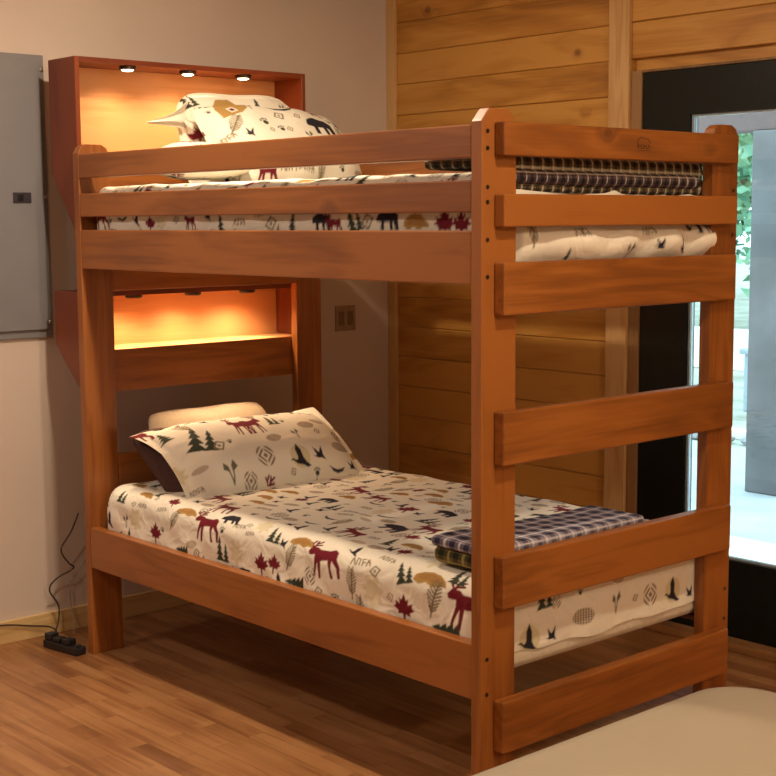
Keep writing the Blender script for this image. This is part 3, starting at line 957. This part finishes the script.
# top bunk
motu = [(m_cabin, -.60, .60, .075, .1), (m_bear, .36, .18, .078, PI), (m_canoe, .02, .60, .07, PI), (m_moose, .50, .62, .04, PI), (m_glyph, -.12, .38, .03, 0), (m_paw, -.38, .22, .028, .3), (m_paw, -.22, .06, .022, .2),
        (m_twin, .1, -.1, .03, 0), (m_script, -.3, -.62, .05, 0), (m_fern, -.72, .2, .05, -.6), (m_glyph, .1, .36, .02, 0), (m_twinpine, .72, .42, .035, 0)]
pillow('pillow', M['printsham'], .395, .235, .125, frame((.25, .785, 1.903), (-.12, 1, -.01), (-.66, 0, .76)), 'plump cream patterned pillow with a black bear leaning at the front on the top bunk', flange=.02, seed=18, motifs=[(f, u_, v_, s, (a if f not in (m_bear, m_canoe, m_moose) else 0)) for f, u_, v_, s, a in motu], n=210, rc=.13)
motb = [(m_cabin, -.30, .55, .066, 0), (m_twinpine, -.80, .80, .04, .3), (m_leaf, -.82, -.25, .045, .3)]
pillow('pillow', M['printsham'], .285, .23, .075, frame((.092, .700, 1.925), (.06, 1, .0), (-.26, 0, 1)), 'cream patterned pillow with a tan cabin behind the front one on the top bunk', flange=.015, seed=14, motifs=motb, n=190, rc=.17)
back_p = bpy.context.scene.objects[-1] if False else [o for o in COL.objects if o.get('label', '').startswith('cream patterned pillow with a tan cabin')][0]
def flap(name, pts, seed, leaf=None):
    # a loose corner of the pillow case hanging off the pillow: a curved sheet between two edges
    A0, A1, B0, B1 = [Vector(p) for p in pts]
    n, m = 34, 26
    u, v = np.meshgrid(np.linspace(0, 1, n), np.linspace(0, 1, m), indexing='ij')
    E0 = np.array(A0)[None, None] * (1 - v[..., None]) + np.array(A1)[None, None] * v[..., None]
    E1 = np.array(B0)[None, None] * (1 - v[..., None]) + np.array(B1)[None, None] * v[..., None]
    Pp = E0 * (1 - u[..., None]) + E1 * u[..., None]
    Pp[..., 0] += .022 * np.sin(u * PI) + .012 * np.sin(v * 9 + u * 3 + seed)
    Pp[..., 2] -= .012 * np.sin(u * PI) * (1 - v)
    V1 = Pp.reshape(-1, 3); V2 = V1.copy(); V2[:, 0] -= .004
    V = np.concatenate([V1, V2])
    ids = np.arange(n * m).reshape(n, m)
    q = np.stack([ids[:-1, :-1], ids[1:, :-1], ids[1:, 1:], ids[:-1, 1:]], -1).reshape(-1, 4)
    per = np.concatenate([ids[:, 0], ids[-1, 1:], ids[-2::-1, -1], ids[0, -2:0:-1]])
    pn = np.roll(per, -1)
    side = np.stack([per, pn, pn + n * m, per + n * m], -1)
    F = np.concatenate([q, q[:, ::-1] + n * m, side])
    col = np.tile(CREAM, (len(V), 1)).astype(float)
    if leaf: paint(V[:, 1], V[:, 2], col, m_leaf, leaf[0], leaf[1], .035, .4)
    c = np.array(back_p.matrix_world.translation)
    o = mesh_np(name, V, F, M['printsham'], back_p, col=col)
    o.matrix_parent_inverse = back_p.matrix_world.inverted()
    return o
flap('case_corner', [(.075, .455, 2.10), (.095, .44, 1.99), (.06, .292, 2.012), (.062, .288, 2.006)], 1)
flap('case_corner', [(.11, .50, 2.02), (.12, .50, 1.90), (.10, .405, 2.035), (.12, .46, 1.93)], 2, (.465, 1.965))
pillow('pillow', M['printsham'], .19, .17, .075, frame((.40, .285, 1.848), (.3, 1, .04), (-1, .3, .16)), 'small cream and maroon printed pillow lying at the near end of the top bunk head', flange=.01, seed=26, motifs=[(m_leaf, -.2, .1, .05, 0), (m_leaf, -.75, .5, .04, 0)], n=110, rc=.1)

# floppy translucent sham corner on the top bunk, part of the cabin pillow's flange
# ------------------------------------------------------------------ plaid blankets
def plaid(P, Q, base, dark, light, mid, s=.042):
    col = np.tile(np.array(base, float), (len(P), 1))
    def bands(t):
        f = (t / s) % 1.0
        return (f < .34), ((f > .60) & (f < .74)), ((f > .44) & (f < .50))
    da, la, ma = bands(P); db, lb, mb = bands(Q)
    n = da.astype(int) + db.astype(int)
    col[n == 1] = col[n == 1] * .35 + np.array(dark) * .65
    col[n == 2] = np.array(dark)
    k = la ^ lb
    col[k] = col[k] * .35 + np.array(light) * .65
    col[la & lb] = np.array(light)
    k = ma | mb
    col[k] = col[k] * .5 + np.array(mid) * .5
    return col

def blanket(boxes, palette, label, skew=0.0, tilt=0.0, st=.0035, sc=.042):
    e = empty('blanket', ((boxes[0][0] + boxes[0][1]) / 2, (boxes[0][2] + boxes[0][3]) / 2, boxes[0][4]), label, 'blanket', 'plaid blankets folded across the foot ends')
    for k, (b, pal) in enumerate(zip(boxes, palette)):
        V, F, P, Q, Nn = rbox(*b, min(.018, (b[5] - b[4]) * .48), st, 'TUFBHE')
        h = vnoise(P, Q, V[:, 2] * 3, 3.0, 40 + k) * .5 + vnoise(P, Q, V[:, 2], 7.0, 50 + k) * .3
        V = V + Nn * (h * .004)[:, None]
        V[:, 0] += (V[:, 1] - b[2]) * skew
        V[:, 2] += (V[:, 1] - b[2]) * tilt
        V[:, 2] += vnoise(V[:, 0], V[:, 1], V[:, 0] * 0, 1.6, 61) * .004
        col = plaid(P + .01 * k, Q, *pal, s=sc)
        o = mesh_np('fold', V - np.array(e.location), F, M['plaid'], e, col=col)
    return e
GREY = ((.30, .27, .32), (.03, .024, .05), (.72, .68, .72), (.10, .06, .10))
OLIVE = ((.16, .12, .04), (.02, .022, .014), (.42, .36, .12), (.06, .05, .02))
DKP = ((.10, .07, .07), (.014, .010, .014), (.62, .56, .50), (.06, .02, .03))
DKP2 = ((.12, .09, .05), (.018, .014, .012), (.55, .48, .34), (.05, .03, .02))
blanket([(1.83, 2.055, .080, .805, .668, .712), (1.825, 2.050, .075, .79, .712, .742)], [OLIVE, GREY], 'grey and olive plaid blanket folded across the foot of the bottom bunk', skew=-.02, tilt=-.012, sc=.058)
blanket([(1.80, 2.052, .075, 1.035, 1.772, 1.804), (1.805, 2.056, .068, 1.030, 1.804, 1.836), (1.80, 2.052, .072, 1.02, 1.836, 1.862), (2.0525, 2.064, .080, 1.02, 1.712, 1.815), (2.0645, 2.082, .14, .99, 1.735, 1.775)], [DKP2, DKP, DKP, DKP2, DKP], 'dark black and cream plaid blanket folded across the foot of the top bunk', tilt=-.012)

# ------------------------------------------------------------------ electrical panel on the left wall
ep = empty('electrical_panel', (XW + .001, -.12, 1.19), 'grey metal electrical panel cover with recessed latch on the white wall', 'electrical panel')
box('cover', (XW + .0005, XW + .012, -.325, .066, 1.190, 2.275), M['panel'], ep, .004)
box('panel_door', (XW + .0125, XW + .022, -.300, .046, 1.222, 2.250), M['panel'], ep, .003)
o = box('latch', (XW + .0225, XW + .027, -.088, -.012, 1.713, 1.752), M['latch'], ep, .002); tag(o, 'black recessed latch')
box('latch_tab', (XW + .0275, XW + .032, -.072, -.048, 1.722, 1.745), M['black'], ep, .002)
for z in (1.735, 1.25, 2.22):
    bm = bmesh.new(); bm_lathe(bm, [(.007, 0), (.0075, .002), (.004, .004)], 14, 'x')
    from_bm('screw', bm, M['steel'], ep, Vector((XW + .0122, .056, z)) - ep.location)

# wall plate
wp = empty('wall_plate', (XW + .001, 1.575, 1.128), 'small tan two-gang wall plate on the shaded wall behind the bunk', 'wall plate')
box('plate', (XW + .0005, XW + .006, 1.515, 1.635, 1.128, 1.246), M['plate'], wp, .002)
for y in (1.548, 1.602):
    box('switch', (XW + .0062, XW + .010, y - .016, y + .016, 1.155, 1.219), M['plateslot'], wp, .001)

# ------------------------------------------------------------------ power strip and cords by the head post
ps = empty('power_strip', (-.085, -.058, 0), 'black power strip lying on the floor by the near head post', 'power strip', rot=(0, 0, math.radians(9)))
def addbox(name, b, mat, parent, bev=.003):
    bm = bmesh.new(); bm_box(bm, *b, bev)
    return from_bm(name, bm, mat, parent)
addbox('housing', (-.10, .105, -.024, .024, .001, .032), M['black'], ps, .006)
for k, x in enumerate((-.075, -.025, .03)):
    addbox('plug', (x - .02, x + .022, -.020, .020, .0322, .0322 + (.026, .018, .022)[k]), M['black'], ps, .006)
bm = bmesh.new(); bm_box(bm, .075, .09, -.012, .012, .0322, .038, .002); from_bm('rocker_switch', bm, M['cord'], ps)

def cord(name, pts, r, mat, label):
    bm = bmesh.new()
    P = smooth_path(pts, 10)
    c = P[0].copy()
    bm_tube(bm, [p - c for p in P], r, 8)
    o = from_bm(name, bm, mat, None, c, smooth=True)
    return tag(o, label, 'cord')
cord('electric_lead', [(-.205, .09, .50), (-.215, .062, .43), (-.225, .020, .36), (-.235, .055, .30), (-.25, .085, .27), (-.27, .02, .235), (-.285, -.005, .19), (-.28, .03, .12), (-.26, .012, .05), (-.245, -.02, .02), (-.22, -.055, .012), (-.19, -.075, .012)], .0032, M['cord'],
     'dark cord looping down the wall from behind the near head post')
cord('electric_lead', [(-.309, -.75, .06), (-.309, -.42, .075), (-.308, -.22, .082), (-.305, -.08, .055), (-.300, .0, .036), (-.285, .02, .012), (-.25, -.03, .0045)], .0030, M['cord'],
     'dark cord running along the baseboard from the left edge towards the power strip')
cord('thin_cable', [(-.275, .165, .30), (-.285, .12, .24), (-.29, .09, .20), (-.28, .085, .12), (-.26, .09, .05), (-.235, .065, .006)], .002, M['greycord'],
     'thin grey cable hanging behind the near head post above the floor')

# ------------------------------------------------------------------ padded seat in the foreground
def ottoman():
    e = empty('ottoman', (3.237, -.272, 0), 'large beige fabric covered padded seat with rounded corner in the lower right foreground', 'padded seat', rot=(0, 0, 0))
    def rr(hx, hy, r, n=18):
        pts = []
        for cx, cy, a0 in ((hx - r, hy - r, 0), (-hx + r, hy - r, 90), (-hx + r, -hy + r, 180), (hx - r, -hy + r, 270)):
            for k in range(n + 1):
                a = math.radians(a0 + 90 * k / n)
                pts.append((cx + r * math.cos(a), cy + r * math.sin(a)))
        return pts
    def loft(levels, mat, name):
        bm = bmesh.new()
        rings = []
        for (inset, z) in levels:
            rings.append([bm.verts.new((x, y, z)) for x, y in rr(OX - inset, OY - inset, max(.04, .15 - inset * .6))])
        n = len(rings[0])
        for i in range(len(rings) - 1):
            for k in range(n):
                bm.faces.new((rings[i][k], rings[i][(k + 1) % n], rings[i + 1][(k + 1) % n], rings[i + 1][k]))
        bm.faces.new(rings[0][::-1]); bm.faces.new(rings[-1])
        bmesh.ops.recalc_face_normals(bm, faces=bm.faces[:])
        return from_bm(name, bm, mat, e, smooth=True)
    OX, OY = .62, .66
    loft([(.04, .03), (.015, .04), (.012, .24), (.03, .25)], M['ott'], 'base')
    loft([(.03, .251), (.004, .262), (0, .30), (0, .40), (.008, .432), (.03, .455), (.07, .467), (.14, .471), (.25, .473), (.4, .474)], M['ott'], 'cushion')
    for sx in (-1, 1):
        for sy in (-1, 1):
            bm = bmesh.new(); bm_lathe(bm, [(.02, 0.0), (.026, .004), (.026, .0298)], 16)
            from_bm('foot', bm, M['black'], e, (sx * .45, sy * .48, 0))
ottoman()

# ------------------------------------------------------------------ outdoors
GZ = -.10
gr = struct('ground', (-60, 40, YW + .2, 70, GZ - .2, GZ - .001), M['gravel'])
def outbox(name, b, mat, label, cat, bev=.01, group=None):
    o = box(name, b, mat, None, bev); return tag(o, label, cat, group)
outbox('patio_slab', (-6, 8, 3.75, 6.4, GZ, GZ + .012), M['concrete'], 'concrete patio in a blue-grey shaded tone outside the door behind the grey post', 'patio', .003)
outbox('sunlit_patio_strip', (-6, 8, YW + .21, 3.73, GZ, GZ + .03), M['slabsunlit'], 'patio strip right outside the glass door, whitened to look sunlit', 'paving', .003)
outbox('porch_post', (-.40, -.10, 4.92, 5.2, GZ + .013, 2.168), M['post_out'], 'thick blue-grey porch post seen through the glass door', 'post', .01)
outbox('reflection_beam', (-5, 5, 4.94, 5.18, 2.17, 2.30), M['beam_out'], 'beam standing in for a pinkish reflection across the top of the door glass', 'beam', .006)  # beam and its pink tone stand in for a reflection in the glass
tb = empty('storage_bin', (-2.35, 8.4, GZ), 'grey-blue lidded bin standing outside beyond the patio', 'bin')
box('body', (-2.62, -2.0, 8.15, 8.65, GZ + .001, .42), M['bin'], tb, .02); box('lid', (-2.65, -1.97, 8.12, 8.68, .421, .47), M['bin'], tb, .012)
outbox('garden_wall', (-14, 3, 11.0, 11.25, GZ, .36), M['palewall'], 'low pale wall crossing the garden behind the bin', 'wall', .02)
outbox('curb', (-14, 8, 6.75, 6.87, GZ, GZ + .07), M['palewall'], 'narrow white curb at the far edge of the patio', 'curb', .01)
bm = bmesh.new(); bm_tube(bm, [(0, 0, 0), (-.42, .1, 2.6)], .014, 8)
tag(from_bm('leaning_pole', bm, M['pole'], None, (-2.72, 8.9, GZ)), 'thin pale pole leaning outside above the bin', 'pole')
rs = random.Random(5)
def stone(x, y, s, lab):
    bm = bmesh.new(); bmesh.ops.create_icosphere(bm, subdivisions=2, radius=1)
    for v in bm.verts:
        v.co *= 1 + rs.uniform(-.16, .16)
        v.co = Vector((v.co.x * s, v.co.y * s * .8, v.co.z * s * .6 + s * .4))
    zz = min(v.co.z for v in bm.verts)
    for v in bm.verts: v.co.z -= zz
    return tag(from_bm('border_stone', bm, M['stone'], None, (x, y, GZ + .0), smooth=False), lab, 'stone', 'stones bordering the patio')
for k in range(22):
    stone(-3.4 + k * .16 + rs.uniform(-.02, .02), 6.57 + rs.uniform(-.03, .03), rs.uniform(.055, .066), 'grey border stone in the row between patio and white curb')

def tree(x, y, h, cr, seed, label, nl=2600):
    r = random.Random(seed)
    e = empty('tree', (x, y, GZ), label, 'tree')
    bm = bmesh.new()
    bm_tube(bm, [(0, 0, 0), (.05, .03, h * .3), (-.05, .05, h * .6), (0, 0, h * .85)], [.16, .12, .08, .03], 8)
    for k in range(7):
        a = r.uniform(0, 6.28); z = h * r.uniform(.25, .7)
        bm_tube(bm, [(0, 0, z), (math.cos(a) * cr * .4, math.sin(a) * cr * .4, z + .5), (math.cos(a) * cr * .8, math.sin(a) * cr * .8, z + .8)], [.05, .035, .015], 6)
    from_bm('trunk', bm, M['bark'], e)
    g_ = np.random.default_rng(seed)
    # leaves clustered in clumps
    nc = 46
    cen = g_.normal(size=(nc, 3)); cen /= np.linalg.norm(cen, axis=1)[:, None]
    cen *= (g_.uniform(.35, 1, (nc, 1))) * np.array([cr, cr, h * .42]); cen[:, 2] += h * .56
    ii = g_.integers(0, nc, nl)
    c = cen[ii] + g_.normal(size=(nl, 3)) * cr * .16
    c[:, 2] = np.maximum(c[:, 2], .12)
    a = g_.normal(size=(nl, 3)); a /= np.linalg.norm(a, axis=1)[:, None]
    b = np.cross(a, g_.normal(size=(nl, 3))); b /= np.linalg.norm(b, axis=1)[:, None]
    s = g_.uniform(.09, .16, (nl, 1))
    V = np.stack([c - a * s, c + b * s * .55, c + a * s, c - b * s * .55], 1).reshape(-1, 3)
    F = np.arange(nl * 4).reshape(-1, 4)
    mesh_np('foliage', V, F, M['leaf'], e, smooth=False)
labs = ['leafy green tree beyond the patio seen above the bin', 'leafy tree behind the low pale wall', 'tall far tree filling the top of the door glass', 'bushy tree right of the porch post', 'distant tree left in the garden', 'broad far tree closing the view']
for k, (x, y, h, c) in enumerate([(-4.6, 13.2, 4.4, 1.5), (-8.6, 16.0, 6.0, 2.2), (-12.5, 24, 9.0, 3.4), (-.2, 14.0, 5.0, 2.0), (-27., 24, 7.5, 3.0), (-4.5, 24, 9.5, 3.8)]):
    tree(x, y, h, c, 70 + k, labs[k], 6500)

# ------------------------------------------------------------------ light
def area(name, loc, size, power, col, rot=(0, 0, 0), spread=180):
    ld = bpy.data.lights.new(name, 'AREA'); ld.shape = 'DISK'; ld.size = size; ld.energy = power; ld.color = col
    ld.spread = math.radians(spread)
    o = bpy.data.objects.new(name, ld); link(o); o.location = loc; o.rotation_euler = rot
    return o
WARM = (1, .80, .57)
area('ceiling_lamp', (1.0, -.16, 2.83), .12, 36, WARM)
area('ceiling_lamp', (3.4, -.15, 2.83), .12, 34, WARM)
pl_ = bpy.data.lights.new('ceiling_lamp', 'POINT'); pl_.energy = 100; pl_.color = WARM; pl_.shadow_soft_size = .07
po_ = bpy.data.objects.new('ceiling_lamp', pl_); link(po_); po_.location = (5.7, -.12, 2.70)
area('ceiling_lamp', (2.2, -2.35, 2.83), .12, 27, WARM)
area('ceiling_lamp', (.2, -2.35, 2.83), .12, 22, (1, .88, .82))  # unseen whiter lamp added to brighten the left wall

w = bpy.data.worlds.new('sky'); scene.world = w; w.use_nodes = True
nt = w.node_tree; nt.nodes.clear()
out = nt.nodes.new('ShaderNodeOutputWorld'); bg = nt.nodes.new('ShaderNodeBackground')
bg.inputs[0].default_value = (.70, .90, 1.0, 1); bg.inputs[1].default_value = 4.2
nt.links.new(bg.outputs[0], out.inputs[0])

scene.view_settings.view_transform = 'Standard'
scene.view_settings.look = 'None'
scene.view_settings.exposure = -0.08
scene.view_settings.gamma = 1.0
scene.view_settings.use_curve_mapping = False
